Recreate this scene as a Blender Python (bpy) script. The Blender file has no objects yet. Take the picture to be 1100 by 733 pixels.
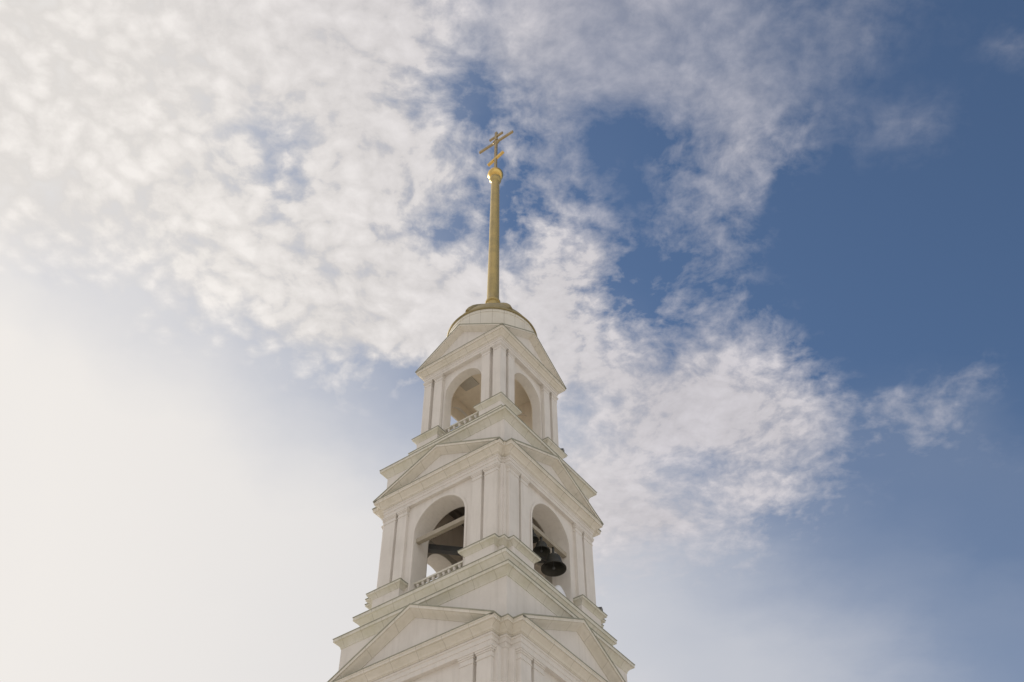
import bpy, bmesh, math, random
from mathutils import Vector, Matrix
random.seed(7)
sc = bpy.context.scene
col = sc.collection

# ------------------------------------------------------------------ camera
cam_d = bpy.data.cameras.new('camera'); cam = bpy.data.objects.new('camera', cam_d); col.objects.link(cam)
cam.location = (24.595, -31.545, 1.6)
fwd = Vector((-0.39453, 0.53476, 0.74725)).normalized()
rgt = fwd.cross(Vector((0, 0, 1))).normalized(); upv = rgt.cross(fwd)
cam.rotation_euler = Matrix((rgt, upv, -fwd)).transposed().to_euler()
cam_d.sensor_width = 36; cam_d.lens = 36 * 1206.4 / 1100
cam_d.clip_end = 20000; cam_d.clip_start = 0.1
sc.camera = cam

# ------------------------------------------------------------------ view, sun, sky
vs = sc.view_settings
vs.view_transform = 'Standard'; vs.look = 'None'; vs.gamma = 1; vs.use_curve_mapping = False
vs.exposure = 0.0
SUN_EL = math.radians(28); SUN_ROT = math.radians(-88)
sdir = Vector((math.sin(SUN_ROT)*math.cos(SUN_EL), math.cos(SUN_ROT)*math.cos(SUN_EL), math.sin(SUN_EL)))
sun_d = bpy.data.lights.new('sun', 'SUN'); sun = bpy.data.objects.new('sun', sun_d); col.objects.link(sun)
sun_d.energy = 3.4; sun_d.angle = math.radians(0.6); sun_d.color = (1, .93, .82)
sun.rotation_euler = sdir.to_track_quat('Z', 'Y').to_euler(); sun.location = (-60, 20, 60)

world = bpy.data.worlds.new('World'); sc.world = world; world.use_nodes = True
nt = world.node_tree; N = nt.nodes; L = nt.links
for n in list(N): N.remove(n)
SKY_C = [
    [0, 0, 0, 0, 0, 0, 0, 0, 0, 0, 0, 0, 0, 0, 0, 0, 0, 0, 0, 0, 0, 0, 0, 0, 0, 0, 0, 0, 0, 0, 0, 0],
    [0, 0, 0, 0, 0, 0, 0, 0, 0, 0, 0, 0, 0, 0, 0, 0, 0, 0, 0, 0, 0, 0, 0, 0, 0, 0, 0, 0, 0, 0, 0, 0],
    [0, 0, 0, 0, 0, 0, 0, 0, 0, 0, 0, 0, 0, 0, 0, 0, 0, 0, 0, 0, 0, 0, 0, 0, 0, 0, 0, 0, 0, 0, 0, 0],
    [0, 0, 0, 0, 0, 0, 0, 0, 0, 0, 0, 0, 0, 0, 0, 0, 0, 0, 0, 0, 0, 0, 0, 0, 0, 0, 0, 0, 0, 0, 0, 0],
    [0, 0, 0, 0, 0, 0, 0, 0, 0, 0, 0, 0, 0, 0, 0, 0, 0, 0, 0, 0, 0, 0, 0, 0, 0, 0, 0, 0, 0, 0, 0, 0],
    [0, 0, 0, 0, 0, 0, 0, 0, 0, 0, 0, 0, 0, 0, 0, 1, 17, 28, 31, 25, 18, 16, 6, 1, 0, 0, 0, 0, 0, 0, 0, 0],
    [0, 0, 0, 0, 0, 0, 0, 0, 0, 0, 0, 0, 0, 0, 0, 2, 32, 54, 61, 52, 39, 36, 32, 6, 1, 0, 0, 0, 0, 0, 0, 0],
    [0, 0, 0, 0, 0, 0, 0, 0, 0, 0, 0, 0, 0, 0, 0, 3, 40, 72, 100, 100, 100, 56, 49, 25, 8, 0, 0, 0, 0, 0, 0, 0],
    [0, 0, 0, 0, 0, 0, 0, 0, 0, 0, 0, 0, 0, 0, 0, 4, 37, 66, 97, 85, 58, 49, 68, 57, 32, 8, 3, 0, 0, 0, 0, 0],
    [0, 0, 0, 0, 0, 0, 0, 0, 0, 0, 0, 0, 0, 0, 0, 3, 29, 53, 69, 71, 45, 38, 63, 60, 40, 8, 8, 1, 4, 6, 2, 0],
    [0, 0, 0, 0, 0, 0, 0, 0, 0, 0, 0, 0, 0, 0, 0, 3, 19, 24, 49, 84, 94, 92, 90, 87, 62, 14, 28, 23, 10, 6, 2, 0],
    [0, 0, 0, 0, 0, 0, 0, 0, 0, 1, 5, 17, 22, 9, 0, 7, 30, 46, 48, 80, 100, 100, 95, 80, 57, 17, 33, 30, 12, 3, 0, 0],
    [0, 0, 0, 0, 0, 0, 1, 2, 3, 4, 10, 27, 42, 45, 36, 33, 54, 90, 92, 87, 86, 88, 77, 53, 25, 2, 7, 8, 24, 4, 0, 0],
    [0, 0, 0, 0, 0, 0, 5, 12, 18, 28, 61, 90, 100, 100, 92, 80, 84, 97, 78, 59, 52, 57, 43, 31, 10, 0, 0, 1, 6, 3, 0, 0],
    [6, 6, 5, 5, 5, 9, 19, 32, 44, 59, 86, 100, 100, 100, 100, 99, 91, 100, 59, 31, 25, 32, 29, 14, 4, 0, 0, 0, 0, 0, 0, 0],
    [18, 17, 16, 15, 15, 23, 39, 56, 74, 89, 92, 89, 100, 100, 100, 87, 64, 94, 66, 22, 17, 20, 18, 6, 1, 0, 0, 0, 0, 0, 0, 0],
    [45, 45, 44, 44, 50, 58, 69, 77, 86, 95, 90, 100, 100, 91, 70, 58, 45, 61, 77, 13, 18, 23, 16, 2, 0, 0, 0, 0, 0, 0, 0, 0],
    [69, 68, 68, 68, 74, 83, 87, 90, 94, 95, 85, 97, 93, 74, 53, 43, 32, 42, 25, 15, 23, 32, 19, 3, 0, 0, 0, 0, 0, 0, 0, 0],
    [89, 89, 88, 88, 88, 97, 91, 94, 95, 86, 72, 89, 96, 90, 75, 53, 26, 35, 18, 4, 23, 34, 29, 4, 0, 0, 0, 0, 0, 0, 0, 0],
    [96, 96, 96, 95, 95, 99, 96, 98, 95, 83, 50, 87, 97, 93, 75, 50, 26, 34, 17, 7, 22, 34, 38, 10, 3, 2, 2, 1, 0, 0, 0, 0],
    [100, 100, 100, 100, 100, 100, 100, 100, 83, 58, 44, 88, 97, 93, 66, 35, 29, 37, 10, 0, 16, 35, 46, 23, 12, 11, 12, 9, 1, 0, 0, 0],
    [100, 100, 100, 100, 100, 100, 100, 100, 91, 87, 89, 95, 98, 88, 46, 4, 31, 41, 23, 16, 26, 38, 46, 28, 16, 13, 19, 16, 3, 0, 0, 0],
    [100, 100, 100, 100, 100, 100, 100, 100, 100, 100, 100, 100, 99, 86, 45, 14, 43, 49, 47, 45, 45, 44, 45, 30, 18, 10, 5, 9, 4, 0, 0, 0],
    [100, 100, 100, 100, 100, 100, 100, 100, 100, 100, 100, 100, 99, 90, 63, 48, 63, 57, 48, 46, 42, 37, 37, 28, 23, 20, 7, 1, 3, 8, 7, 6],
    [100, 100, 100, 100, 100, 100, 100, 100, 100, 100, 100, 100, 99, 92, 70, 56, 69, 62, 52, 48, 44, 36, 34, 27, 26, 27, 13, 3, 7, 17, 15, 11],
    [100, 100, 100, 100, 100, 100, 100, 100, 100, 100, 100, 100, 100, 92, 71, 55, 65, 64, 55, 52, 47, 38, 31, 23, 24, 26, 16, 9, 3, 5, 5, 4],
    [100, 100, 100, 100, 100, 100, 100, 100, 100, 100, 100, 100, 100, 92, 72, 56, 66, 65, 57, 54, 49, 40, 31, 23, 23, 23, 16, 11, 1, 0, 0, 0],
    [100, 100, 100, 100, 100, 100, 100, 100, 100, 100, 100, 100, 100, 92, 72, 57, 66, 66, 58, 55, 50, 41, 33, 24, 22, 19, 14, 11, 1, 0, 0, 0],
]
SKY_V = [
    [100, 100, 100, 100, 100, 100, 100, 100, 100, 100, 100, 100, 100, 100, 100, 100, 100, 100, 100, 100, 97, 89, 89, 89, 82, 68, 52, 43, 34, 24, 22, 22],
    [100, 100, 100, 100, 100, 100, 100, 100, 100, 100, 100, 100, 100, 100, 100, 100, 100, 100, 100, 100, 97, 89, 89, 89, 82, 68, 52, 43, 34, 24, 22, 22],
    [100, 100, 100, 100, 100, 100, 100, 100, 100, 100, 100, 100, 100, 100, 100, 100, 100, 100, 96, 93, 92, 89, 89, 84, 76, 64, 50, 37, 28, 23, 22, 22],
    [100, 100, 100, 100, 100, 100, 100, 100, 100, 100, 100, 100, 100, 100, 100, 100, 97, 97, 92, 89, 88, 86, 84, 76, 66, 57, 46, 30, 23, 22, 22, 22],
    [100, 100, 100, 100, 100, 100, 100, 100, 100, 100, 100, 100, 100, 100, 100, 100, 91, 90, 89, 89, 86, 78, 70, 61, 52, 43, 34, 24, 22, 22, 22, 22],
    [100, 100, 100, 100, 100, 100, 100, 100, 100, 100, 100, 100, 100, 100, 99, 93, 89, 89, 85, 83, 80, 71, 62, 48, 38, 31, 27, 22, 18, 18, 18, 18],
    [100, 100, 100, 100, 100, 100, 100, 100, 100, 100, 100, 100, 100, 99, 95, 86, 86, 87, 80, 75, 71, 62, 53, 36, 26, 22, 21, 20, 12, 11, 11, 11],
    [100, 100, 100, 100, 100, 100, 100, 100, 100, 100, 100, 100, 100, 96, 88, 79, 79, 80, 73, 65, 57, 48, 39, 28, 23, 18, 14, 14, 11, 11, 11, 11],
    [100, 100, 100, 100, 100, 100, 100, 100, 100, 100, 94, 94, 91, 84, 76, 72, 72, 73, 66, 57, 48, 38, 29, 24, 20, 15, 11, 11, 11, 11, 11, 11],
    [100, 100, 100, 100, 100, 100, 100, 100, 99, 97, 88, 85, 78, 69, 63, 64, 65, 65, 59, 49, 40, 31, 22, 22, 15, 11, 11, 11, 11, 11, 11, 11],
    [100, 100, 100, 100, 100, 100, 100, 100, 98, 90, 81, 73, 64, 55, 49, 51, 58, 58, 52, 39, 28, 24, 15, 15, 13, 11, 11, 11, 11, 6, 5, 5],
    [100, 100, 100, 100, 100, 100, 97, 94, 92, 83, 73, 64, 55, 46, 39, 37, 47, 47, 41, 28, 19, 18, 11, 9, 8, 8, 9, 9, 9, 2, 0, 0],
    [100, 100, 100, 100, 98, 98, 92, 87, 85, 75, 66, 58, 49, 40, 30, 24, 33, 34, 27, 18, 12, 12, 11, 3, 1, 2, 2, 2, 2, 1, 0, 0],
    [100, 100, 100, 100, 92, 91, 85, 80, 77, 68, 59, 56, 48, 43, 37, 29, 26, 27, 19, 10, 5, 5, 5, 1, 0, 0, 0, 0, 0, 0, 0, 0],
    [94, 94, 95, 94, 85, 84, 80, 76, 71, 65, 56, 56, 48, 43, 38, 28, 19, 17, 12, 4, 0, 0, 0, 0, 0, 0, 0, 0, 0, 0, 0, 0],
    [89, 89, 89, 88, 78, 78, 78, 72, 67, 65, 56, 56, 48, 39, 31, 21, 12, 5, 2, 1, 0, 0, 0, 0, 0, 0, 0, 0, 0, 0, 0, 0],
    [89, 89, 89, 87, 78, 78, 78, 72, 67, 65, 55, 50, 42, 33, 23, 14, 6, 1, 0, 0, 0, 0, 0, 0, 0, 0, 0, 0, 0, 0, 0, 0],
    [93, 93, 93, 91, 81, 81, 79, 72, 66, 62, 53, 46, 37, 27, 18, 9, 0, 0, 0, 0, 0, 0, 0, 0, 0, 0, 0, 0, 0, 0, 0, 0],
    [100, 100, 100, 97, 88, 88, 81, 72, 63, 55, 46, 45, 36, 27, 18, 9, 0, 0, 0, 0, 0, 0, 0, 0, 0, 0, 0, 0, 0, 0, 0, 0],
    [100, 100, 100, 99, 95, 95, 86, 77, 65, 53, 45, 49, 41, 31, 19, 6, 0, 0, 0, 0, 0, 0, 0, 0, 0, 0, 0, 0, 0, 0, 0, 0],
    [100, 100, 100, 100, 100, 100, 92, 83, 70, 54, 46, 55, 47, 38, 19, 0, 0, 0, 0, 0, 0, 0, 0, 0, 0, 0, 0, 0, 0, 0, 0, 0],
    [100, 100, 100, 100, 100, 100, 91, 87, 79, 66, 52, 55, 47, 34, 18, 5, 0, 0, 0, 0, 0, 0, 0, 0, 0, 0, 0, 0, 0, 0, 0, 0],
    [100, 100, 100, 100, 100, 100, 94, 90, 85, 74, 58, 56, 47, 31, 17, 8, 0, 0, 0, 0, 0, 0, 0, 0, 0, 0, 0, 0, 0, 0, 0, 0],
    [100, 100, 100, 100, 100, 100, 100, 92, 88, 81, 64, 56, 47, 30, 17, 8, 0, 0, 0, 0, 0, 0, 0, 0, 0, 0, 0, 0, 0, 0, 0, 0],
    [100, 100, 100, 100, 100, 100, 100, 92, 86, 77, 65, 56, 46, 30, 17, 9, 4, 0, 0, 0, 0, 0, 0, 0, 0, 0, 0, 0, 0, 0, 0, 0],
    [100, 100, 100, 100, 100, 100, 100, 92, 83, 74, 65, 55, 46, 30, 17, 11, 9, 1, 0, 0, 0, 0, 0, 0, 0, 0, 0, 0, 0, 0, 0, 0],
    [100, 100, 100, 100, 100, 100, 100, 92, 83, 74, 64, 55, 46, 29, 17, 11, 10, 0, 0, 0, 0, 0, 0, 0, 0, 0, 0, 0, 0, 0, 0, 0],
    [100, 100, 100, 100, 100, 100, 100, 92, 82, 73, 64, 55, 46, 29, 17, 11, 9, 0, 0, 0, 0, 0, 0, 0, 0, 0, 0, 0, 0, 0, 0, 0],
]
SKY_T = [
    [44, 44, 44, 44, 44, 44, 44, 44, 44, 44, 44, 44, 44, 44, 44, 44, 44, 44, 44, 44, 44, 44, 44, 44, 44, 44, 44, 44, 44, 44, 44, 44],
    [44, 44, 44, 44, 44, 44, 44, 44, 44, 44, 44, 44, 44, 44, 44, 44, 44, 44, 44, 44, 44, 44, 44, 44, 44, 44, 44, 44, 44, 44, 44, 44],
    [44, 44, 44, 44, 44, 44, 44, 44, 44, 44, 44, 44, 44, 44, 44, 44, 44, 44, 44, 44, 44, 44, 44, 44, 44, 44, 44, 44, 44, 44, 44, 44],
    [44, 44, 44, 44, 44, 44, 44, 44, 44, 44, 44, 44, 44, 44, 44, 44, 44, 44, 44, 44, 44, 44, 44, 44, 44, 44, 44, 44, 44, 44, 44, 44],
    [44, 44, 44, 44, 44, 44, 44, 44, 44, 44, 44, 44, 44, 44, 44, 44, 44, 44, 44, 44, 44, 44, 44, 44, 44, 44, 44, 44, 44, 44, 44, 44],
    [44, 44, 44, 44, 44, 44, 44, 44, 44, 44, 44, 44, 44, 44, 44, 45, 50, 51, 51, 50, 50, 50, 50, 50, 46, 44, 44, 44, 44, 44, 44, 44],
    [44, 44, 44, 44, 44, 44, 44, 44, 44, 44, 44, 44, 44, 44, 44, 45, 57, 58, 58, 58, 57, 57, 57, 57, 49, 44, 44, 44, 44, 44, 44, 44],
    [44, 44, 44, 44, 44, 44, 44, 44, 44, 44, 44, 44, 44, 44, 44, 46, 63, 65, 65, 65, 64, 64, 64, 64, 52, 44, 44, 44, 44, 44, 44, 44],
    [44, 44, 44, 44, 44, 44, 44, 44, 44, 44, 44, 44, 44, 44, 44, 46, 65, 67, 67, 67, 67, 67, 67, 67, 53, 44, 44, 44, 44, 44, 44, 44],
    [44, 44, 44, 44, 44, 44, 44, 44, 44, 44, 44, 44, 44, 44, 44, 47, 65, 67, 67, 67, 67, 67, 67, 67, 53, 44, 44, 44, 44, 44, 44, 44],
    [44, 44, 44, 44, 44, 44, 44, 44, 44, 44, 44, 44, 44, 44, 44, 47, 66, 67, 67, 67, 67, 67, 67, 67, 53, 44, 44, 44, 38, 38, 38, 39],
    [44, 44, 44, 44, 44, 44, 44, 44, 44, 45, 49, 53, 57, 59, 57, 54, 62, 66, 67, 67, 67, 67, 67, 67, 53, 44, 44, 43, 34, 33, 33, 33],
    [44, 44, 44, 44, 44, 44, 44, 45, 46, 47, 56, 64, 72, 77, 74, 65, 56, 65, 67, 67, 67, 67, 67, 67, 53, 44, 44, 43, 34, 33, 33, 33],
    [44, 44, 44, 44, 44, 44, 44, 48, 53, 54, 63, 60, 61, 63, 62, 59, 56, 76, 80, 70, 60, 61, 61, 61, 47, 39, 39, 39, 34, 33, 33, 33],
    [44, 44, 44, 44, 44, 44, 47, 52, 57, 61, 67, 61, 59, 59, 59, 59, 58, 84, 89, 71, 54, 54, 54, 54, 40, 32, 32, 33, 33, 33, 33, 33],
    [44, 44, 44, 44, 44, 45, 52, 56, 59, 67, 67, 66, 66, 66, 66, 65, 66, 85, 89, 67, 47, 47, 47, 47, 33, 25, 26, 26, 26, 26, 26, 26],
    [44, 44, 44, 44, 44, 51, 54, 59, 64, 68, 73, 73, 73, 73, 73, 72, 73, 86, 75, 57, 44, 44, 44, 44, 30, 22, 22, 22, 22, 22, 22, 22],
    [49, 49, 48, 48, 48, 57, 59, 63, 68, 72, 80, 80, 78, 78, 78, 77, 77, 84, 57, 44, 44, 44, 44, 44, 30, 22, 22, 22, 22, 22, 22, 22],
    [56, 56, 55, 55, 55, 64, 66, 66, 70, 79, 87, 87, 80, 78, 78, 76, 69, 59, 49, 44, 44, 44, 44, 44, 30, 22, 22, 22, 22, 22, 22, 22],
    [63, 62, 62, 62, 62, 66, 67, 67, 71, 79, 84, 84, 79, 78, 76, 72, 65, 47, 44, 44, 44, 44, 44, 44, 30, 22, 22, 22, 22, 22, 22, 22],
    [67, 67, 67, 67, 67, 67, 67, 67, 71, 78, 78, 78, 78, 78, 73, 67, 65, 47, 44, 44, 44, 44, 44, 44, 30, 22, 22, 22, 22, 22, 22, 22],
    [67, 67, 67, 67, 67, 67, 67, 67, 72, 78, 78, 78, 78, 78, 70, 59, 53, 40, 34, 33, 36, 38, 35, 35, 27, 22, 22, 22, 22, 22, 22, 22],
    [67, 67, 67, 67, 67, 67, 67, 67, 70, 74, 75, 78, 78, 78, 67, 51, 42, 33, 25, 22, 26, 31, 22, 22, 22, 22, 22, 22, 22, 22, 22, 22],
    [67, 67, 67, 67, 67, 67, 67, 67, 67, 68, 69, 78, 78, 78, 63, 44, 35, 26, 23, 22, 24, 25, 22, 22, 22, 22, 22, 22, 22, 22, 22, 22],
    [67, 67, 67, 67, 67, 67, 67, 67, 67, 67, 68, 73, 73, 73, 60, 41, 32, 23, 22, 22, 22, 22, 22, 22, 22, 22, 22, 22, 22, 22, 22, 22],
    [67, 67, 67, 67, 67, 67, 67, 67, 67, 67, 67, 67, 67, 67, 56, 41, 32, 23, 22, 22, 22, 22, 22, 22, 22, 22, 22, 22, 22, 22, 22, 22],
    [67, 67, 67, 67, 67, 67, 67, 67, 67, 67, 67, 67, 67, 67, 56, 41, 32, 23, 22, 22, 22, 22, 22, 22, 22, 22, 22, 22, 22, 22, 22, 22],
    [67, 67, 67, 67, 67, 67, 67, 67, 67, 67, 67, 67, 67, 67, 55, 41, 32, 23, 22, 22, 22, 22, 22, 22, 22, 22, 22, 22, 22, 22, 22, 22],
]

def nd(t, **k):
    n = N.new(t)
    for a, v in k.items(): setattr(n, a, v)
    return n
def put(sock, v):
    if hasattr(v, 'is_output'): L.new(v, sock)
    else: sock.default_value = v
def M(op, a, b=0.0, c=0.0, clamp=False):
    n = nd('ShaderNodeMath', operation=op, use_clamp=clamp)
    put(n.inputs[0], a); put(n.inputs[1], b); put(n.inputs[2], c); return n.outputs[0]
def VM(op, a, b=(0, 0, 0), s=1.0):
    n = nd('ShaderNodeVectorMath', operation=op); put(n.inputs[0], a); put(n.inputs[1], b)
    if op == 'SCALE': put(n.inputs[3], s)
    return n.outputs['Value'] if op in ('DOT_PRODUCT', 'LENGTH') else n.outputs[0]
def MR(v, a, b, c=0.0, d=1.0, smooth=False):
    n = nd('ShaderNodeMapRange', interpolation_type='SMOOTHSTEP' if smooth else 'LINEAR'); n.clamp = True
    put(n.inputs[0], v)
    for i, q in enumerate((a, b, c, d)): put(n.inputs[i+1], q)
    return n.outputs[0]
def MIXC(f, a, b):
    n = nd('ShaderNodeMix', data_type='RGBA'); put(n.inputs[0], f); put(n.inputs[6], a); put(n.inputs[7], b); return n.outputs[2]
def NOISE(v, scale, detail=2, rough=.5, dist=0.0, lac=2.0):
    n = nd('ShaderNodeTexNoise'); put(n.inputs['Vector'], v); n.inputs['Scale'].default_value = scale
    n.inputs['Detail'].default_value = detail; n.inputs['Roughness'].default_value = rough
    n.inputs['Distortion'].default_value = dist; n.inputs['Lacunarity'].default_value = lac
    return n
tc = nd('ShaderNodeTexCoord'); D = VM('NORMALIZE', tc.outputs['Generated'])
RT = (0.78863, 0.61487, 0); FW = (-0.61487, 0.78863, 0)       # compass axes of the cloud chart
dx = VM('DOT_PRODUCT', D, RT); dy = VM('DOT_PRODUCT', D, FW); dz = VM('DOT_PRODUCT', D, (0, 0, 1))
# cloud layer plane (altitude 1): detail lives here so cells shrink towards the horizon
zc = M('MAXIMUM', dz, .12)
comb = nd('ShaderNodeCombineXYZ'); put(comb.inputs[0], M('DIVIDE', dx, zc)); put(comb.inputs[1], M('DIVIDE', dy, zc))
pl = comb.outputs[0]
warp = NOISE(pl, 5.0, 4, .55)
wv = VM('SUBTRACT', warp.outputs['Color'], (.5, .5, .5))
plw = VM('ADD', pl, VM('SCALE', wv, s=.07))
# large-scale cloud cover: a chart of cover and veil over the sky dome
den = M('MAXIMUM', M('ADD', dy, dz), .08)
ca = M('DIVIDE', dx, den); cb = M('DIVIDE', M('SUBTRACT', dz, dy), den)
cc = nd('ShaderNodeCombineXYZ'); put(cc.inputs[0], ca); put(cc.inputs[1], cb)
w2 = NOISE(pl, 9.0, 6, .6)
cw = VM('ADD', cc.outputs[0], VM('SCALE', VM('SUBTRACT', w2.outputs['Color'], (.5, .5, .5)), s=.045))
sx = nd('ShaderNodeSeparateXYZ'); put(sx.inputs[0], cw)
ua = MR(sx.outputs[0], -.38, .38); vb = MR(sx.outputs[1], -.28, .42, 0, len(SKY_C)-1)
acc = None
for i in range(len(SKY_C)):
    r = nd('ShaderNodeValToRGB'); put(r.inputs[0], ua); e = r.color_ramp.elements
    n = len(SKY_C[i])
    r.color_ramp.interpolation = 'LINEAR'
    for k in range(n):
        p = k/(n-1)
        el = e[0] if k == 0 else (e[len(e)-1] if k == n-1 else e.new(p))
        el.position = p
    for k in range(n):
        e[k].color = (SKY_C[i][k]/100, SKY_V[i][k]/100, SKY_T[i][k]/100, 1)
    acc = r.outputs[0] if acc is None else MIXC(MR(vb, i-1, i), acc, r.outputs[0])
sr = nd('ShaderNodeSeparateColor'); put(sr.inputs[0], acc)
back = MR(M('ADD', dy, dz), .15, .5)                              # behind the camera the chart ends: unseen cloud, cover raised to fill shaded faces
cover = M('ADD', M('MULTIPLY', sr.outputs[0], back), M('MULTIPLY', M('SUBTRACT', 1.0, back), .8))
veil = M('ADD', M('MULTIPLY', sr.outputs[1], back), M('MULTIPLY', M('SUBTRACT', 1.0, back), .5))
# cloud detail: fbm masses plus small altocumulus cells
n1 = NOISE(plw, 8.0, 10, .66).outputs['Fac']
n2 = NOISE(plw, 40.0, 6, .6).outputs['Fac']
vor = nd('ShaderNodeTexVoronoi', feature='SMOOTH_F1'); put(vor.inputs['Vector'], VM('ADD', plw, VM('SCALE', VM('SUBTRACT', NOISE(pl, 34, 3, .5).outputs['Color'], (.5, .5, .5)), s=.022)))
vor.inputs['Scale'].default_value = 38; vor.inputs['Smoothness'].default_value = .3
cells = M('SUBTRACT', .42, vor.outputs['Distance'])
det = M('ADD', M('MULTIPLY', M('SUBTRACT', n1, .5), 1.5), M('ADD', M('MULTIPLY', M('SUBTRACT', n2, .5), 1.25), M('MULTIPLY', cells, MR(VM('DOT_PRODUCT', D, tuple(sdir)), .66, .84, .15, .8))))
act = MR(cover, 0.02, .2)                                        # no wisps in the clear part
amp = M('MULTIPLY', sr.outputs[2], 1.45)
alpha0 = M('ADD', M('MULTIPLY', cover, 1.10), M('MULTIPLY', det, amp))
half = M('SUBTRACT', .54, M('MULTIPLY', sr.outputs[2], .27))      # crisper edges where the cloud is lumpy
alpha = M('MULTIPLY', MR(alpha0, M('SUBTRACT', .53, half), M('ADD', .53, half), 0, .98), act)
sunf = VM('DOT_PRODUCT', D, tuple(sdir))
vn = NOISE(pl, 2.2, 5, .5).outputs['Fac']
valpha = M('MULTIPLY', M('ADD', veil, M('MULTIPLY', M('SUBTRACT', vn, .5), .10)), 1.0, clamp=True)
# cloud radiance: bright towards the sun, grey beside it, front-lit white opposite, brightened there as fill
ccol = MIXC(MR(sunf, .62, .86), (.625, .60, .63, 1), (.86, .82, .785, 1))
ccol = MIXC(MR(sunf, .3, -.2), ccol, (.95, .92, .87, 1))
shade = MR(det, -.3, .35, .85, 1.06)
ccol = VM('SCALE', ccol, s=shade)
vcol = MIXC(MR(sunf, .6, .93), (.60, .61, .65, 1), (.87, .835, .80, 1))
sky = nd('ShaderNodeTexSky', sky_type='NISHITA'); sky.sun_disc = False
sky.sun_elevation = SUN_EL; sky.sun_rotation = SUN_ROT; sky.air_density = 1.0; sky.dust_density = .5; sky.ozone_density = 3.4
bg_sky = nd('ShaderNodeBackground'); put(bg_sky.inputs[0], sky.outputs[0]); bg_sky.inputs[1].default_value = .107
bg_v = nd('ShaderNodeBackground'); put(bg_v.inputs[0], vcol); glow = M('MULTIPLY_ADD', M('POWER', MR(sunf, .95, 1.0), 3.0), 3.0, 1.0); put(bg_v.inputs[1], glow)      # thin cloud glares round the sun
bg_c = nd('ShaderNodeBackground'); put(bg_c.inputs[0], ccol); put(bg_c.inputs[1], glow)
m1 = nd('ShaderNodeMixShader'); put(m1.inputs[0], valpha); L.new(bg_sky.outputs[0], m1.inputs[1]); L.new(bg_v.outputs[0], m1.inputs[2])
m2 = nd('ShaderNodeMixShader'); put(m2.inputs[0], alpha); L.new(m1.outputs[0], m2.inputs[1]); L.new(bg_c.outputs[0], m2.inputs[2])
wo = nd('ShaderNodeOutputWorld'); L.new(m2.outputs[0], wo.inputs[0])
world.cycles.sampling_method = 'MANUAL'; world.cycles.sample_map_resolution = 512

# ------------------------------------------------------------------ materials
def material(name, base, rough=.8, metal=0.0, build=None):
    m = bpy.data.materials.new(name); m.use_nodes = True
    t = m.node_tree; b = t.nodes['Principled BSDF']
    b.inputs['Base Color'].default_value = (*base, 1); b.inputs['Roughness'].default_value = rough; b.inputs['Metallic'].default_value = metal
    if build: build(t, b)
    return m
def tn(t, kind, **k):
    n = t.nodes.new(kind)
    for a, v in k.items(): setattr(n, a, v)
    return n
def tmath(t, op, a, b=0.0, clamp=False):
    n = tn(t, 'ShaderNodeMath', operation=op, use_clamp=clamp)
    for s, v in zip(n.inputs, (a, b)):
        if hasattr(v, 'is_output'): t.links.new(v, s)
        else: s.default_value = v
    return n.outputs[0]
def tmix(t, f, a, b):
    n = tn(t, 'ShaderNodeMix', data_type='RGBA')
    for i, v in ((0, f), (6, a), (7, b)):
        if hasattr(v, 'is_output'): t.links.new(v, n.inputs[i])
        else: n.inputs[i].default_value = v
    return n.outputs[2]
def tramp(t, v, lo, hi):
    n = tn(t, 'ShaderNodeMapRange'); n.clamp = True; t.links.new(v, n.inputs[0])
    n.inputs[1].default_value = lo; n.inputs[2].default_value = hi; return n.outputs[0]
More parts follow.
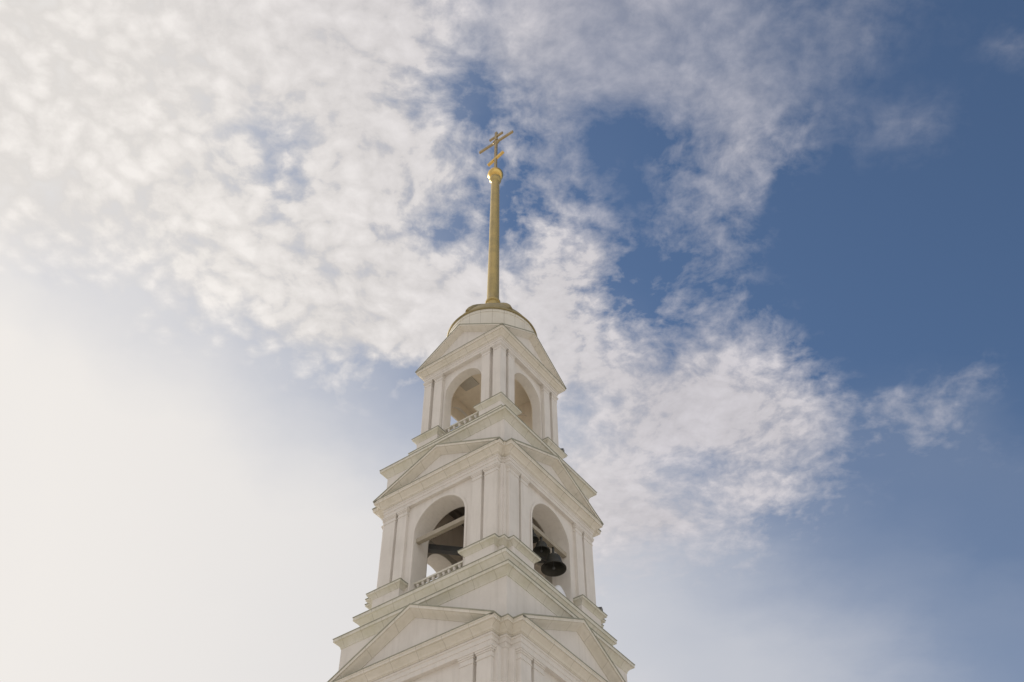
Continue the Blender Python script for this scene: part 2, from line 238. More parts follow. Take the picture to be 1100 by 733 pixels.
def weathered(colour, stain, streak, amount=.5, seams=0.0, ring=False, seam_col=(.30, .27, .21), fine=.012, seam_w=.5):
    """lime-washed surface: blotchy stains, rain streaks, hairline seams between sheets"""
    def f(t, b):
        g = tn(t, 'ShaderNodeNewGeometry'); pos = g.outputs['Position']
        def noise(sc_, det, vec=pos, rough=.55):
            n = tn(t, 'ShaderNodeTexNoise'); t.links.new(vec, n.inputs['Vector']); n.inputs['Scale'].default_value = sc_
            n.inputs['Detail'].default_value = det; n.inputs['Roughness'].default_value = rough; return n.outputs['Fac']
        mp = tn(t, 'ShaderNodeMapping'); t.links.new(pos, mp.inputs['Vector']); mp.inputs['Scale'].default_value = (5, 5, .45)
        big = tramp(t, noise(.9, 6), .44, .72); st = tramp(t, noise(1.0, 5, mp.outputs[0]), .50, .78); sm = tramp(t, noise(9, 5), .35, .75)
        c = tmix(t, tmath(t, 'MULTIPLY', big, amount), (*colour, 1), (*stain, 1))
        c = tmix(t, tmath(t, 'MULTIPLY', st, amount*.8), c, (*streak, 1))
        c = tmix(t, tmath(t, 'MULTIPLY', sm, amount*.28), c, (*stain, 1))
        if seams:
            sp = tn(t, 'ShaderNodeSeparateXYZ'); t.links.new(pos, sp.inputs[0])
            if ring:
                u = tmath(t, 'MULTIPLY', tmath(t, 'ARCTAN2', sp.outputs[1], sp.outputs[0]), seams)
            else:
                ns = tn(t, 'ShaderNodeSeparateXYZ'); t.links.new(g.outputs['True Normal'], ns.inputs[0])
                sel = tmath(t, 'GREATER_THAN', tmath(t, 'ABSOLUTE', ns.outputs[1]), tmath(t, 'ABSOLUTE', ns.outputs[0]))
                u = tmath(t, 'ADD', tmath(t, 'MULTIPLY', sel, sp.outputs[0]), tmath(t, 'MULTIPLY', tmath(t, 'SUBTRACT', 1.0, sel), sp.outputs[1]))
                u = tmath(t, 'DIVIDE', u, seams)
                u = tmath(t, 'ADD', u, tmath(t, 'MULTIPLY', noise(.5, 1), .3))
            fr = tmath(t, 'ABSOLUTE', tmath(t, 'SUBTRACT', tmath(t, 'FRACT', u), .5))
            ln = tmath(t, 'LESS_THAN', fr, fine)
            c = tmix(t, tmath(t, 'MULTIPLY', ln, seam_w), c, (*seam_col, 1))
        t.links.new(c, b.inputs['Base Color'])
        bp = tn(t, 'ShaderNodeBump'); bp.inputs['Strength'].default_value = .25; bp.inputs['Distance'].default_value = .02
        t.links.new(noise(14, 6), bp.inputs['Height']); t.links.new(bp.outputs[0], b.inputs['Normal'])
    return f
PLASTER = material('white_plaster', (.74, .69, .64), .9, build=weathered((.735, .70, .66), (.60, .565, .52), (.53, .50, .455), .5))
TRIM = material('white_trim', (.74, .69, .6), .85, build=weathered((.72, .68, .61), (.58, .545, .45), (.52, .49, .40), .55, seams=1.25, seam_w=.35))
CAP = material('painted_sheet_trim', (.68, .66, .52), .75, build=weathered((.69, .665, .595), (.54, .525, .40), (.48, .46, .35), .6, seams=1.1, seam_w=.42))
FLASH = material('roof_sheet_edge', (.30, .31, .25), .6, build=weathered((.34, .34, .27), (.24, .24, .19), (.20, .20, .16), .5))
DRUM = material('drum_sheet', (.70, .67, .60), .8, build=weathered((.71, .68, .61), (.60, .56, .48), (.54, .50, .43), .5, seams=24/(2*math.pi), ring=True, fine=.02))
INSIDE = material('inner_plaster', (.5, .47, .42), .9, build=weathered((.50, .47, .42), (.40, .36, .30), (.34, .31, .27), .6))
INSIDE_WARM = material('inner_plaster_ochre', (.58, .50, .40), .9, build=weathered((.76, .68, .57), (.62, .54, .44), (.56, .49, .4), .55))
DARKIN = material('dim_inner_plaster', (.3, .27, .23), .9, build=weathered((.78, .70, .62), (.62, .55, .47), (.56, .49, .42), .6))
DARKWOOD = material('dark_timber', (.10, .08, .065), .8, build=weathered((.20, .175, .15), (.13, .11, .095), (.10, .09, .08), .7))
BEAM = material('pale_beam', (.45, .40, .32), .75, build=weathered((.40, .36, .29), (.29, .25, .19), (.25, .22, .17), .6))
STEEL = material('dark_steel', (.09, .095, .10), .55, .3, build=weathered((.10, .105, .11), (.06, .06, .06), (.10, .07, .05), .6))
def brushed(a, b_, sc_):
    def f(t, b):
        tcn = tn(t, 'ShaderNodeTexCoord'); n = tn(t, 'ShaderNodeTexNoise'); n.inputs['Scale'].default_value = sc_; n.inputs['Detail'].default_value = 5
        t.links.new(tcn.outputs['Object'], n.inputs['Vector'])
        t.links.new(tmix(t, tramp(t, n.outputs['Fac'], .35, .7), (*a, 1), (*b_, 1)), b.inputs['Base Color'])
        rr = tn(t, 'ShaderNodeMapRange'); t.links.new(n.outputs['Fac'], rr.inputs[0]); rr.inputs[3].default_value = b.inputs['Roughness'].default_value - .08; rr.inputs[4].default_value = b.inputs['Roughness'].default_value + .1
        t.links.new(rr.outputs[0], b.inputs['Roughness'])
    return f
GILT = material('dull_gilding', (.46, .37, .18), .34, .4, build=brushed((.50, .38, .15), (.38, .30, .13), 1.6))
SHADED_GILT = material('shaded_gilding', (.45, .33, .15), .4, .6, build=brushed((.44, .34, .18), (.33, .255, .14), 3))  # darker gold for the cross: the shade on its unlit bars is in the colour
DOME = material('dull_dome_sheet', (.36, .29, .15), .6, .25, build=brushed((.38, .31, .16), (.26, .22, .12), 1.2))
GOLD = material('bright_gold', (.85, .55, .14), .32, 1.0, build=brushed((.80, .56, .19), (.68, .46, .15), 3))
BRONZE = material('bell_bronze', (.02, .018, .016), .6, .2, build=brushed((.04, .036, .03), (.055, .055, .045), 4))
PAVE = material('pale_paving', (.5, .46, .40), .9, build=weathered((.58, .53, .46), (.50, .45, .38), (.48, .43, .36), .5))
LAMP = material('grey_lamp_housing', (.22, .22, .22), .5, build=weathered((.42, .42, .42), (.32, .32, .32), (.28, .28, .28), .4))
SNOW = material('snow', (.86, .87, .9), .7, build=weathered((.86, .87, .90), (.80, .81, .86), (.78, .8, .84), .3))
LENS = material('lamp_glass', (.05, .05, .06), .1)

# ------------------------------------------------------------------ mesh helpers
class Shape:
    def __init__(s): s.v = []; s.f = []
    def add(s, vs, fs):
        o = len(s.v); s.v += [tuple(p) for p in vs]; s.f += [tuple(i+o for i in q) for q in fs]; return s
    def box(s, x0, x1, y0, y1, z0, z1):
        v = [(x, y, z) for z in (z0, z1) for y in (y0, y1) for x in (x0, x1)]
        return s.add(v, [(0, 2, 3, 1), (4, 5, 7, 6), (0, 1, 5, 4), (2, 6, 7, 3), (0, 4, 6, 2), (1, 3, 7, 5)])
    def bar(s, a, b, w, h, up=(0, 0, 1)):
        a = Vector(a); b = Vector(b); d = (b-a).normalized(); sd = d.cross(Vector(up)).normalized(); u = sd.cross(d)
        v = [p + sd*i*w/2 + u*j*h/2 for p in (a, b) for i, j in ((-1, -1), (1, -1), (1, 1), (-1, 1))]
        return s.add(v, [(0, 1, 2, 3), (7, 6, 5, 4), (0, 4, 5, 1), (1, 5, 6, 2), (2, 6, 7, 3), (3, 7, 4, 0)])
    def tube(s, pts, r, n=8):
        pts = [Vector(p) for p in pts]; rings = []
        for i, p in enumerate(pts):
            d = (pts[min(i+1, len(pts)-1)] - pts[max(i-1, 0)]).normalized()
            ref = Vector((0, 0, 1)) if abs(d.z) < .9 else Vector((1, 0, 0))
            a = d.cross(ref).normalized(); b = d.cross(a)
            rr = r[i] if isinstance(r, (list, tuple)) else r
            rings.append([p + (a*math.cos(2*math.pi*k/n) + b*math.sin(2*math.pi*k/n))*rr for k in range(n)])
        return s.loft(rings, True, True)
    def loft(s, rings, cap0=False, cap1=False):
        n = len(rings[0]); v = [p for r in rings for p in r]; f = []
        for i in range(len(rings)-1):
            for k in range(n):
                k2 = (k+1) % n; f.append((i*n+k, i*n+k2, (i+1)*n+k2, (i+1)*n+k))
        if cap0: f.append(tuple(range(n-1, -1, -1)))
        if cap1: f.append(tuple((len(rings)-1)*n+k for k in range(n)))
        return s.add(v, f)
    def lathe(s, prof, n=48, cap0=False, cap1=False):
        return s.loft([[(r*math.cos(2*math.pi*k/n), r*math.sin(2*math.pi*k/n), z) for k in range(n)] for r, z in prof], cap0, cap1)
    def turned(s, k, about=(0, 0)):
        """copy rotated k quarter turns about the tower axis"""
        c, q = [(1, 0), (0, 1), (-1, 0), (0, -1)][k % 4]
        o = Shape(); o.v = [(c*x-q*y, q*x+c*y, z) for x, y, z in s.v]; o.f = list(s.f); return o
    def join(s, o): return s.add(o.v, o.f)
    def build(s, name, mat, parent=None, smooth=False, bevel=0.0, label=None):
        me = bpy.data.meshes.new(name); me.from_pydata(s.v, [], s.f); me.materials.append(mat)
        bm = bmesh.new(); bm.from_mesh(me); bmesh.ops.recalc_face_normals(bm, faces=bm.faces); bm.to_mesh(me); bm.free()
        if smooth: me.shade_smooth()
        ob = bpy.data.objects.new(name, me); col.objects.link(ob)
        if parent: ob.parent = parent
        if smooth:
            me.set_sharp_from_angle(angle=math.radians(40))
        if bevel:
            md = ob.modifiers.new('soft_edge', 'BEVEL'); md.width = bevel; md.segments = 2; md.limit_method = 'ANGLE'; md.angle_limit = math.radians(50)
        if label: ob['label'] = label
        return ob
def copy_part(o, parent, k):
    """a part repeated on the next face of the tower, k quarter turns on"""
    c = o.copy(); col.objects.link(c); c.parent = parent; c.rotation_euler = (0, 0, k*math.pi/2); return c
def thing(name, label, cat, loc=(0, 0, 0), group=None):
    e = bpy.data.objects.new(name, None); col.objects.link(e); e.location = loc; e['label'] = label; e['category'] = cat
    if group: e['group'] = group
    e.empty_display_size = .3
    return e

# plan outlines, counter-clockwise; o pushes every face outwards
def plan_square(w, z): return [(w, -w, z), (w, w, z), (-w, w, z), (-w, -w, z)]
def plan_ressaut(wp, wc, c, z):
    q = [(c, -wp), (c, -wc), (wc, -wc), (wc, -c), (wp, -c)]
    out = []
    for k in range(4):
        cs, sn = [(1, 0), (0, 1), (-1, 0), (0, -1)][k]
        out += [(cs*x-sn*y, sn*x+cs*y, z) for x, y in q]
    return out
def arch_panel(x0, x1, z0, z1, half, spring, y0, y1, n=28):
    """wall slab from y0 (outer) to y1 with a round-headed opening down to z0"""
    s = Shape()
    arc = [(-half*math.cos(math.pi*i/n), spring + half*math.sin(math.pi*i/n)) for i in range(n+1)]
    for y in (y0, y1):
        s.add([(x0, y, z0), (-half, y, z0), (-half, y, spring), (-half, y, z1), (x0, y, z1), (x0, y, spring)], [(0, 1, 2, 5), (5, 2, 3, 4)])
        s.add([(x1, y, z0), (half, y, z0), (half, y, spring), (half, y, z1), (x1, y, z1), (x1, y, spring)], [(0, 1, 2, 5), (5, 2, 3, 4)])
        for i in range(n):
            (a, b), (c, d) = arc[i], arc[i+1]
            s.add([(a, y, b), (c, y, d), (c, y, z1), (a, y, z1)], [(0, 1, 2, 3)])
    line = [(-half, z0)] + arc + [(half, z0)]
    for (a, b), (c, d) in zip(line, line[1:]): s.add([(a, y0, b), (c, y0, d), (c, y1, d), (a, y1, b)], [(0, 1, 2, 3)])
    for a, b, c, d in ((x0, z0, x0, z1), (x1, z0, x1, z1), (x0, z1, x1, z1)): s.add([(a, y0, b), (c, y0, d), (c, y1, d), (a, y1, b)], [(0, 1, 2, 3)])
    return s
def arch_ring(half, spring, zb, y0, y1, width, n=28):
    """raised band round an opening"""
    def line(r): return [(-r, zb)] + [(-r*math.cos(math.pi*i/n), spring + r*math.sin(math.pi*i/n)) for i in range(n+1)] + [(r, zb)]
    a = line(half); b = line(half+width); s = Shape()
    m = len(a)
    v = [(x, y0, z) for x, z in a] + [(x, y0, z) for x, z in b] + [(x, y1, z) for x, z in a] + [(x, y1, z) for x, z in b]
    f = []
    for i in range(m-1):
        f += [(i, i+1, m+i+1, m+i), (2*m+i, 2*m+i+1, i+1, i), (m+i, m+i+1, 3*m+i+1, 3*m+i)]
    return s.add(v, f)

# ------------------------------------------------------------------ ground (below the frame)
g = Shape(); g.add([(-8000, -8000, 0), (8000, -8000, 0), (8000, 8000, 0), (-8000, 8000, 0)], [(0, 1, 2, 3)])
go = g.build('ground', PAVE); go['kind'] = 'structure'

# ------------------------------------------------------------------ the bell tower
T = thing('bell_tower', 'tall white tiered church bell tower with gabled pediments and a thin gilded spire', 'bell tower')

def pediment(tag_scale, wp, c, z0, za, back, o=.40, wall=None, k_names=True):
    """gable over one face: tympanum with the roof behind it, raking cornice, sheet edge; then the other three faces"""
    s_ = c + o
    sl = (za - z0) / s_
    ti = Shape()
    yw = -(wp + .03)
    dzt = .10*tag_scale
    tri = [(-(s_-.12), z0-.01), (s_-.12, z0-.01), (0, za - .12*sl - dzt*.2)]
    ti.add([(x, yw, z) for x, z in tri] + [(x, -back, z) for x, z in tri], [(0, 1, 2), (5, 4, 3), (0, 3, 4, 1), (1, 4, 5, 2), (2, 5, 3, 0)])
    prof = [(.02, -.36), (.06, -.36), (.09, -.32), (.17, -.26), (.27, -.20), (.33, -.15), (.34, -.13), (o, -.13), (o, -.015), (-.1, -.015)]
    prof = [(a if a >= o-.001 else a*o/.40, b*tag_scale) for a, b in prof]
    rk = Shape()
    for sg in (-1, 1):
        lo = [(sg*(c+max(a, 0)), -(wp+a), z0 + (s_-(c+max(a, 0)))*sl + b) for a, b in prof]
        hi = [(0, -(wp+a), za + b) for a, b in prof]
        n = len(prof)
        rk.add(lo+hi, [(i, i+1, n+i+1, n+i) for i in range(n-1)] + [tuple(range(n))])
    fl = Shape()
    for sg in (-1, 1):
        e = o + .025
        pts = [(sg*(s_+.03), z0 - .03*sl), (0, za)]
        v = [(x, y, z+h) for (x, z) in pts for y in (-(wp+e), -(wp-.1)) for h in (-.015, .03)]
        fl.add(v, [(0, 1, 3, 2), (4, 6, 7, 5), (0, 4, 5, 1), (2, 3, 7, 6), (1, 5, 7, 3), (0, 2, 6, 4)])
    p = ti.build('pediment', PLASTER, T)
    r = rk.build('raking_cornice', TRIM, p); e = fl.build('roof_edge', FLASH, p)
    for k in (1, 2, 3):
        q = copy_part(p, T, k)
        for ch in (r, e):
            d = ch.copy(); col.objects.link(d); d.parent = q
    return p

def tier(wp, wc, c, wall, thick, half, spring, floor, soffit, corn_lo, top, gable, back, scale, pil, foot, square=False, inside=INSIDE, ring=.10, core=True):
    P_ = (lambda o, z: plan_square(wp+o, z)) if square else (lambda o, z: plan_ressaut(wp+o, wc+o, c+o, z))
    # walls with the four arches
    w = Shape(); wi = Shape()
    inner = wall - thick
    e = wc if not square else wall
    for k in range(4):
        lim = e if k % 2 == 0 else inner
        mid = e
        w.join(arch_panel(-(lim if square else lim), lim, floor, soffit, half, spring, -(mid if not square else wall), -inner).turned(k))
        if not square:
            w.join(arch_panel(-(pil[0][1]+.16), pil[0][1]+.16, floor, soffit, half, spring, -wall, -mid).turned(k))
    walls = w.build('arcade_wall', PLASTER, T)
    # lining a little inside the rear of the walls so that the chamber has its own paint
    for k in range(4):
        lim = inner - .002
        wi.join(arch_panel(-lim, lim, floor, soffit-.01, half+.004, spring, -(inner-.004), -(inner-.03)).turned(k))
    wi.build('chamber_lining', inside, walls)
    if ring:
        ar = arch_ring(half+.012, spring, floor+.3, -(wall+.035), -(wall-.05), ring)
        a = ar.build('archivolt', PLASTER, T)
        for k in (1, 2, 3): copy_part(a, T, k)
    # pilasters: shaft, stepped foot, moulded head
    def pilaster(x0, x1, y0, y1):
        """x0..x1 along the face, y0 the front"""
        s = Shape(); h = soffit - .40*scale
        s.box(x0, x1, y0, y1, foot+.16*scale, h)
        for a, z0_, z1_ in ((.05*scale, foot, foot+.10*scale), (.03*scale, foot+.10*scale, foot+.16*scale), (.022*scale, h, h+.05*scale), (.004, h+.05*scale, h+.20*scale), (.03*scale, h+.20*scale, h+.26*scale), (.055*scale, h+.26*scale, h+.33*scale), (.075*scale, h+.33*scale, soffit-.004)):
            s.box(x0-a, x1+a, y0-a, y1, z0_, z1_)
        return s
    spots = []
    for x0, x1 in pil:
        spots += [(x0, x1), (-x1, -x0)]
    first = None
    for x0, x1 in spots:
        p = pilaster(x0, x1, -wp, -(wall-.06) if abs(x0) < wc else -(wc-.06)).build('pilaster', PLASTER, T, bevel=.008)
        for k in (1, 2, 3): copy_part(p, T, k)
    if square:                                                   # one pilaster wraps each corner
        b0 = pil[1][1] if len(pil) > 1 else None
        s = Shape(); h = soffit - .40*scale; a0 = square
        s.box(a0, wp, -wp, -a0, foot+.16*scale, h)
        for a, z0_, z1_ in ((.05*scale, foot, foot+.10*scale), (.022*scale, h, h+.05*scale), (.004, h+.05*scale, h+.20*scale), (.03*scale, h+.20*scale, h+.26*scale), (.055*scale, h+.26*scale, h+.33*scale), (.075*scale, h+.33*scale, soffit-.004)):
            s.box(a0-a, wp+a, -wp-a, -a0+a, z0_, z1_)
        p = s.build('pilaster', PLASTER, T, bevel=.008)
        for k in (1, 2, 3): copy_part(p, T, k)
    # entablature
    d = corn_lo - soffit; H = top - corn_lo
    en = Shape()
    en.loft([P_(-(wp-inner)-.02, soffit), P_(.02, soffit), P_(.02, soffit+.42*d), P_(.045, soffit+.42*d), P_(.045, soffit+.78*d), P_(.085, soffit+.82*d), P_(.10, soffit+.94*d), P_(.04, soffit+.96*d), P_(.04, corn_lo)])
    eo = en.build('entablature', PLASTER, T, bevel=.006)
    O = .40*(1 if not square else .9)
    cn = Shape()
    cn.loft([P_(.04, corn_lo), P_(.09, corn_lo+.02), P_(.09, corn_lo+.10*H), P_(.13, corn_lo+.14*H), P_(.16, corn_lo+.30*H), P_(.24, corn_lo+.46*H), P_(.31*O/.4, corn_lo+.58*H), P_(.32*O/.4, corn_lo+.64*H), P_(O-.02, corn_lo+.64*H), P_(O-.02, corn_lo+.84*H), P_(O, corn_lo+.86*H), P_(O, top-.012), P_(-.3, top-.012)])
    cn.build('cornice', TRIM, eo)
    fe = Shape(); fe.loft([P_(-.3, top-.010), P_(O+.02, top-.010), P_(O+.02, top+.022), P_(-.3, top+.025)])
    fe.build('sheet_edge', FLASH, eo)
    pediment(scale, wp, c if not square else wp, top+.02, gable, back, O)
    return walls

# lower storeys run down to the ground, all of it below the frame
lo = Shape(); lo.loft([plan_square(w, z) for w, z in ((5.6, -.2), (5.6, 1.2), (5.45, 1.3), (5.45, 12.2), (5.6, 12.3), (5.9, 12.8), (5.9, 13.0), (4.9, 13.3), (4.9, 14.6), (4.75, 14.7))], False, True)
lo.build('lower_storey', PLASTER, T)

# tier one
tier(4.40, 3.98, 3.66, 4.22, .9, 1.70, 22.15, 14.7, 24.06, 24.55, 25.03, 27.05, 4.0, 1.12, [(3.02, 3.66), (2.26, 2.86)], 15.6)
ch = Shape().box(-3.25, 3.25, -3.25, 3.25, 24.06, 24.3); ch.build('chamber_ceiling', DARKWOOD, T)

def block(name, prof, mat_wall, split, mat_trim, edge):
    """attic block: plain wall up to index split, then moulded top"""
    a = Shape().loft([plan_square(w, z) for w, z in prof[:split+1]]); ob = a.build(name, mat_wall, T)
    b = Shape().loft([plan_square(w, z) for w, z in prof[split:]], False, True); b.build('cornice', mat_trim, ob, bevel=.006)
    w, z = edge
    f_ = Shape().loft([plan_square(w-.5, z-.002), plan_square(w+.02, z-.002), plan_square(w+.02, z+.03), plan_square(w-.5, z+.05)]); f_.build('sheet_edge', FLASH, ob)
    return ob
block('attic', [(4.13, 24.95), (4.13, 26.98), (4.16, 27.0), (4.16, 27.05), (4.20, 27.12), (4.28, 27.22), (4.33, 27.28), (4.39, 27.28), (4.39, 27.41), (3.6, 27.6)], PLASTER, 1, CAP, (4.39, 27.41))
block('stepped_base', [(3.60, 27.55), (3.60, 28.05), (3.66, 28.07), (3.70, 28.16), (3.78, 28.25), (3.84, 28.33), (3.86, 28.36), (3.91, 28.36), (3.91, 28.51), (2.4, 28.53)], CAP, 1, CAP, (3.91, 28.51))

def pedestals(xi, wi, body, cap, z0, z1, square=False):
    """moulded pedestal under each corner pier"""
    def outline(o, z):
        wp, c, wc = body[0]+o, body[1]+o, body[2]+o; x = xi-o
        if square: q = [(x, -wp), (wp, -wp), (wp, -x), (wi, -x), (wi, -wi), (x, -wi)]
        else: q = [(x, -wp), (c, -wp), (c, -wc), (wc, -wc), (wc, -c), (wp, -c), (wp, -x), (wi, -x), (wi, -wi), (x, -wi)]
        return [(a, b, z) for a, b in q]
    b_ = Shape().loft([outline(0, z0), outline(0, z1-.28)])
    o = b_.build('pedestal', PLASTER, T)
    k_ = Shape().loft([outline(0, z1-.28), outline(.02, z1-.27), outline(.04, z1-.22), outline(.10, z1-.15), outline(.15, z1-.11), outline(cap-.02, z1-.11), outline(cap, z1-.09), outline(cap, z1-.012)], False, True)
    k_ = k_.build('pedestal_cap', CAP, o, bevel=.006)
    f_ = Shape().loft([outline(cap+.02, z1-.012), outline(cap+.02, z1+.014)], True, True).build('sheet_edge', FLASH, o)
    for k in (1, 2, 3):
        q = copy_part(o, T, k)
        for ch_ in (k_, f_):
            d = ch_.copy(); col.objects.link(d); d.parent = q
pedestals(1.70, 2.46, (3.67, 3.14, 3.41), .20, 28.50, 29.47)

# tier two: the open belfry
tier(3.50, 3.20, 3.13, 3.36, .90, 1.37, 31.93, 28.50, 33.60, 34.02, 34.50, 36.06, 3.30, 1.0, [(2.46, 3.13), (1.80, 2.31)], 29.47)
fl_ = Shape().box(-2.42, 2.42, -2.42, 2.42, 28.52, 28.60); fl_.build('chamber_floor', INSIDE, T)
up = Shape().loft([plan_square(2.45, 33.58), plan_square(2.45, 35.9)]).build('chamber_lining', DARKIN, T)
ce = Shape().box(-2.45, 2.45, -2.45, 2.45, 35.9, 36.0); cej = ce.build('chamber_ceiling', DARKWOOD, T)
for i in range(5):
    x = -2.0 + i*1.0
    Shape().box(x-.07, x+.07, -2.44, 2.44, 35.68, 35.898).build('joist', DARKWOOD, cej)
Shape().box(-1.38, 1.38, 2.60, 2.70, 28.61, 33.29).build('sky_block_panel', DARKIN, T)  # added panel closing the far arch so that no sky shows through
bm_ = Shape().box(-1.50, 1.50, -3.24, -3.04, 31.62, 31.84).build('tie_beam', BEAM, T, bevel=.01)
for k in (1, 2, 3): copy_part(bm_, T, k)
Shape().bar((-2.42, -2.42, 32.42), (2.42, 2.42, 32.42), .26, .28).build('diagonal_beam', STEEL, T)

def balustrade(half, y, z0, z1, n):
    r = Shape().box(-half, half, y-.09, y+.09, z0, z0+.10).box(-half, half, y-.10, y+.10, z1-.09, z1)
    o = r.build('balustrade', CAP, T, bevel=.008)
    h = z1-.09-(z0+.10)
    b = Shape().lathe([(a*1.25, z0+.10+t*h) for a, t in ((.065, 0), (.065, .08), (.04, .12), (.035, .2), (.068, .42), (.06, .52), (.032, .78), (.032, .86), (.06, .92), (.06, 1))], 12)
    first = None; kids = []
    for i in range(n):
        x = -half + (i+.5)*2*half/n
        if first is None:
            first = b.build('baluster', PLASTER, o, smooth=True); c_ = first
        else:
            c_ = first.copy(); col.objects.link(c_); c_.parent = o
        c_.location = (x, y, 0); kids.append(c_)
    for k in (1, 2, 3):
        q = copy_part(o, T, k)
        for ch_ in kids:
            d = ch_.copy(); col.objects.link(d); d.parent = q
balustrade(1.37, -3.06, 28.62, 29.60, 10)

block('attic', [(3.35, 34.45), (3.35, 36.16), (3.38, 36.18), (3.38, 36.23), (3.43, 36.31), (3.51, 36.41), (3.56, 36.47), (3.63, 36.47), (3.63, 36.60), (2.7, 36.8)], PLASTER, 1, CAP, (3.63, 36.60))
block('stepped_base', [(2.60, 36.7), (2.60, 37.55), (2.63, 37.57), (2.68, 37.68), (2.72, 37.74), (2.75, 37.74), (2.75, 37.85), (1.7, 37.87)], CAP, 1, CAP, (2.75, 37.85))
pedestals(1.25, 1.72, (2.50, 2.50, 2.50), .18, 37.85, 38.80, True)

# tier three
tier(2.40, 2.40, 2.40, 2.20, .45, 1.13, 41.17, 37.86, 42.72, 43.06, 43.50, 45.36, 0.02, .85, [(1.25, 1.74)], 38.80, square=1.95, inside=INSIDE_WARM, ring=.08)
ce = Shape().box(-1.74, 1.74, -1.74, 1.74, 42.70, 42.85); ce = ce.build('chamber_ceiling', INSIDE_WARM, T)
ht = Shape().box(-1.0, -.15, -1.5, -.8, 42.64, 42.70); ht.build('ceiling_hatch', INSIDE, ce)
balustrade(1.13, -1.98, 37.95, 39.12, 7)
Shape().box(-1.15, 1.15, 1.84, 1.92, 37.90, 42.31).build('sky_block_panel', INSIDE_WARM, T)  # added panel blocking the sky behind the far upper arch
Shape().box(-1.98, -1.90, -1.15, 1.15, 41.55, 42.31).build('sky_block_panel', INSIDE_WARM, T)  # added panel across this arch head, blocks the upper part of its sky

# drum, dome, spire
dr = Shape().lathe([(2.36, 44.0), (2.36, 46.20), (2.39, 46.22), (2.39, 46.30), (2.36, 46.32), (2.36, 46.44)], 96); dr.build('drum', DRUM, T, smooth=True)
dome_prof = [(2.34, 46.44), (2.43, 46.45), (2.45, 46.49), (2.43, 46.53), (2.34, 46.55), (2.26, 46.80), (2.06, 47.18), (1.78, 47.60), (1.43, 48.05), (1.06, 48.46), (.74, 48.80), (.52, 49.0), (.30, 49.12)]
dm = Shape().lathe(dome_prof, 96, False, True).build('dome', DOME, T, smooth=True)
for k in range(6):
    a = math.radians(-88 + 60*k)
    pts = [(r*math.cos(a), r*math.sin(a), z) for r, z in dome_prof[5:12]]
    Shape().tube(pts, [.12, .14, .14, .12, .11, .10, .09], 10).build('dome_rib', DOME, dm, smooth=True)
sp = Shape().lathe([(.36, 48.7), (.36, 49.62), (.42, 49.66), (.43, 49.76), (.40, 49.84), (.35, 49.9), (.345, 50.4), (.262, 62.0)], 40, False, True).build('spire', GILT, T, smooth=True)
Shape().lathe([(.262, 61.75), (.36, 61.9), (.38, 62.0), (.36, 62.1), (.34, 62.3)], 40).build('spire_collar', GILT, sp, smooth=True)
bl = Shape().lathe([(max(.50*math.sin(math.pi*i/24), .001), 62.62 - .50*math.cos(math.pi*i/24)) for i in range(25)], 48).build('ball', GOLD, T, smooth=True)
cr = Shape()
cr.box(-.085, .085, -.07, .07, 63.1, 67.78)
cr.box(-1.40, -.086, -.06, .06, 66.48, 66.67).box(.086, 1.40, -.06, .06, 66.48, 66.67)
cr.box(-.55, -.086, -.06, .06, 67.20, 67.37).box(.086, .55, -.06, .06, 67.20, 67.37)
cr.lathe([(.19, 63.02), (.21, 63.15), (.12, 63.25), (.086, 63.4)], 20)
v = Shape().lathe([(.22, -.09), (.28, 0), (.22, .09), (.17, 0), (.22, -.09)], 24)
cr.add([(x, z, y+66.575) for x, y, z in v.v], v.f)
cro = cr.build('cross', SHADED_GILT, T, bevel=.008)
ft = Shape().bar((-.64, -.003, 64.30), (.64, -.003, 64.80), .15, .18, (0, 0, 1)); ft.build('footrest', GOLD, cro, bevel=.008)  # same gilding as the cross; the brighter gold paints in its reflected light

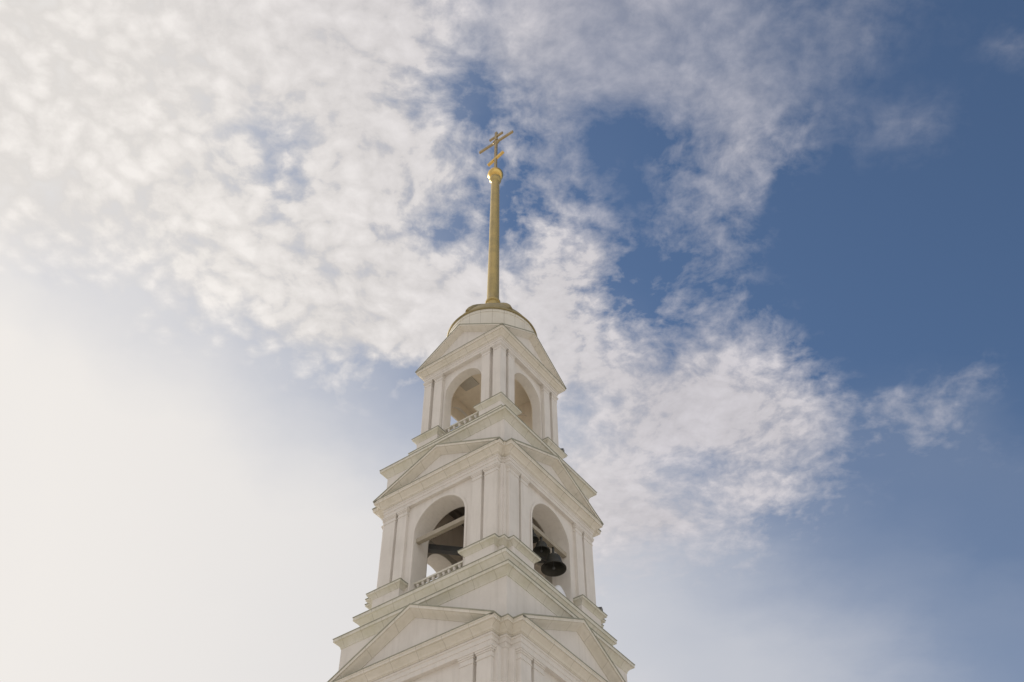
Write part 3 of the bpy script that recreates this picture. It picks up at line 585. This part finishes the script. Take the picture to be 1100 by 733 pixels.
# ------------------------------------------------------------------ bells hung from the belfry beam
def bell(loc, r, label, swing=0):
    b = thing('bell', label, 'bell', loc, 'bells hanging in the belfry')
    h = 1.22*r
    prof = [(r, 0), (1.0*r, .05*h), (.90*r, .16*h), (.76*r, .34*h), (.66*r, .58*h), (.60*r, .80*h), (.52*r, .93*h), (.34*r, 1.0*h), (.0*r+.01, 1.02*h)]
    innr = [(.01, .93*h), (.30*r, .92*h), (.50*r, .80*h), (.58*r, .56*h), (.70*r, .32*h), (.86*r, .10*h), (.95*r, .0), (r, 0)]
    Shape().lathe(innr + prof[1:], 48).build('bell_body', BRONZE, b, smooth=True)
    hd = Shape().tube([(-.16*r, 0, 1.0*h), (-.2*r, 0, 1.12*h), (0, 0, 1.22*h), (.2*r, 0, 1.12*h), (.16*r, 0, 1.0*h)], .06*r, 8)
    hd.tube([(0, -.16*r, 1.0*h), (0, -.2*r, 1.12*h), (0, 0, 1.22*h), (0, .2*r, 1.12*h), (0, .16*r, 1.0*h)], .06*r, 8)
    hd.box(-.03, .03, -.05, .05, 1.16*h, 31.63-loc[2])
    hd.build('bell_crown', BRONZE, b, smooth=True)
    cl = Shape().tube([(0, 0, .9*h), (0, 0, .12*h)], .035*r, 8); cl.lathe([(.01, -.06*h), (.1*r, .0), (.13*r, .06*h), (.1*r, .13*h), (.01, .18*h)], 16)
    cl.build('clapper', STEEL, b, smooth=True)
    return b
bell((3.14, .49, 30.50), .54, 'largest dark bronze bell hanging lowest in the right belfry arch')
bell((3.14, -.39, 30.86), .37, 'medium dark bronze bell hanging between the largest bell and the corner pier')
bell((3.14, -.98, 31.10), .24, 'smallest dark bronze bell hanging beside the corner pier of the right belfry arch')

# ------------------------------------------------------------------ small fixtures
def floodlight(loc, rz, label):
    f_ = thing('floodlight', label, 'floodlight', loc, 'floodlights on the tower ledges'); f_.rotation_euler = (0, 0, rz)
    Shape().box(-.11, .11, -.07, .07, .10, .26).build('lamp_housing', LAMP, f_, bevel=.015)
    Shape().box(-.095, .095, -.078, -.0705, .115, .245).build('lamp_glass', LENS, f_)
    Shape().box(-.135, -.112, -.02, .02, 0, .2).box(.112, .135, -.02, .02, 0, .2).box(-.112, .112, -.02, .02, 0, .02).build('bracket', STEEL, f_)
    return f_
floodlight((3.72, 3.02, 29.486), math.radians(30), 'small grey floodlight standing on the pedestal cap at the right edge of the belfry tier')
floodlight((2.56, 2.40, 38.816), math.radians(30), 'small grey floodlight standing on the topmost pedestal cap at the right')

# wind-blown snow left on the sill of the right arch
sn = Shape()
rows = []
for i in range(13):
    t = i/12; y = .42 + 1.0*t
    top = 28.62 + 1.26*math.sin(math.pi*min(1, .12+t*.86))**.6
    rows.append([(3.12 + .24*math.cos(a)*(1 + .1*math.sin(5*t+a)), y + .03*math.sin(3*a+7*t), 28.61 + (top-28.61)*max(0, math.sin(a))**.8) for a in [math.pi*k/10 for k in range(11)]])
sn.loft(rows, True, True)
so = sn.build('snow_heap', SNOW, smooth=True)
so['label'] = 'white heap of snow lying on the sill of the right belfry arch'; so['category'] = 'snow heap'
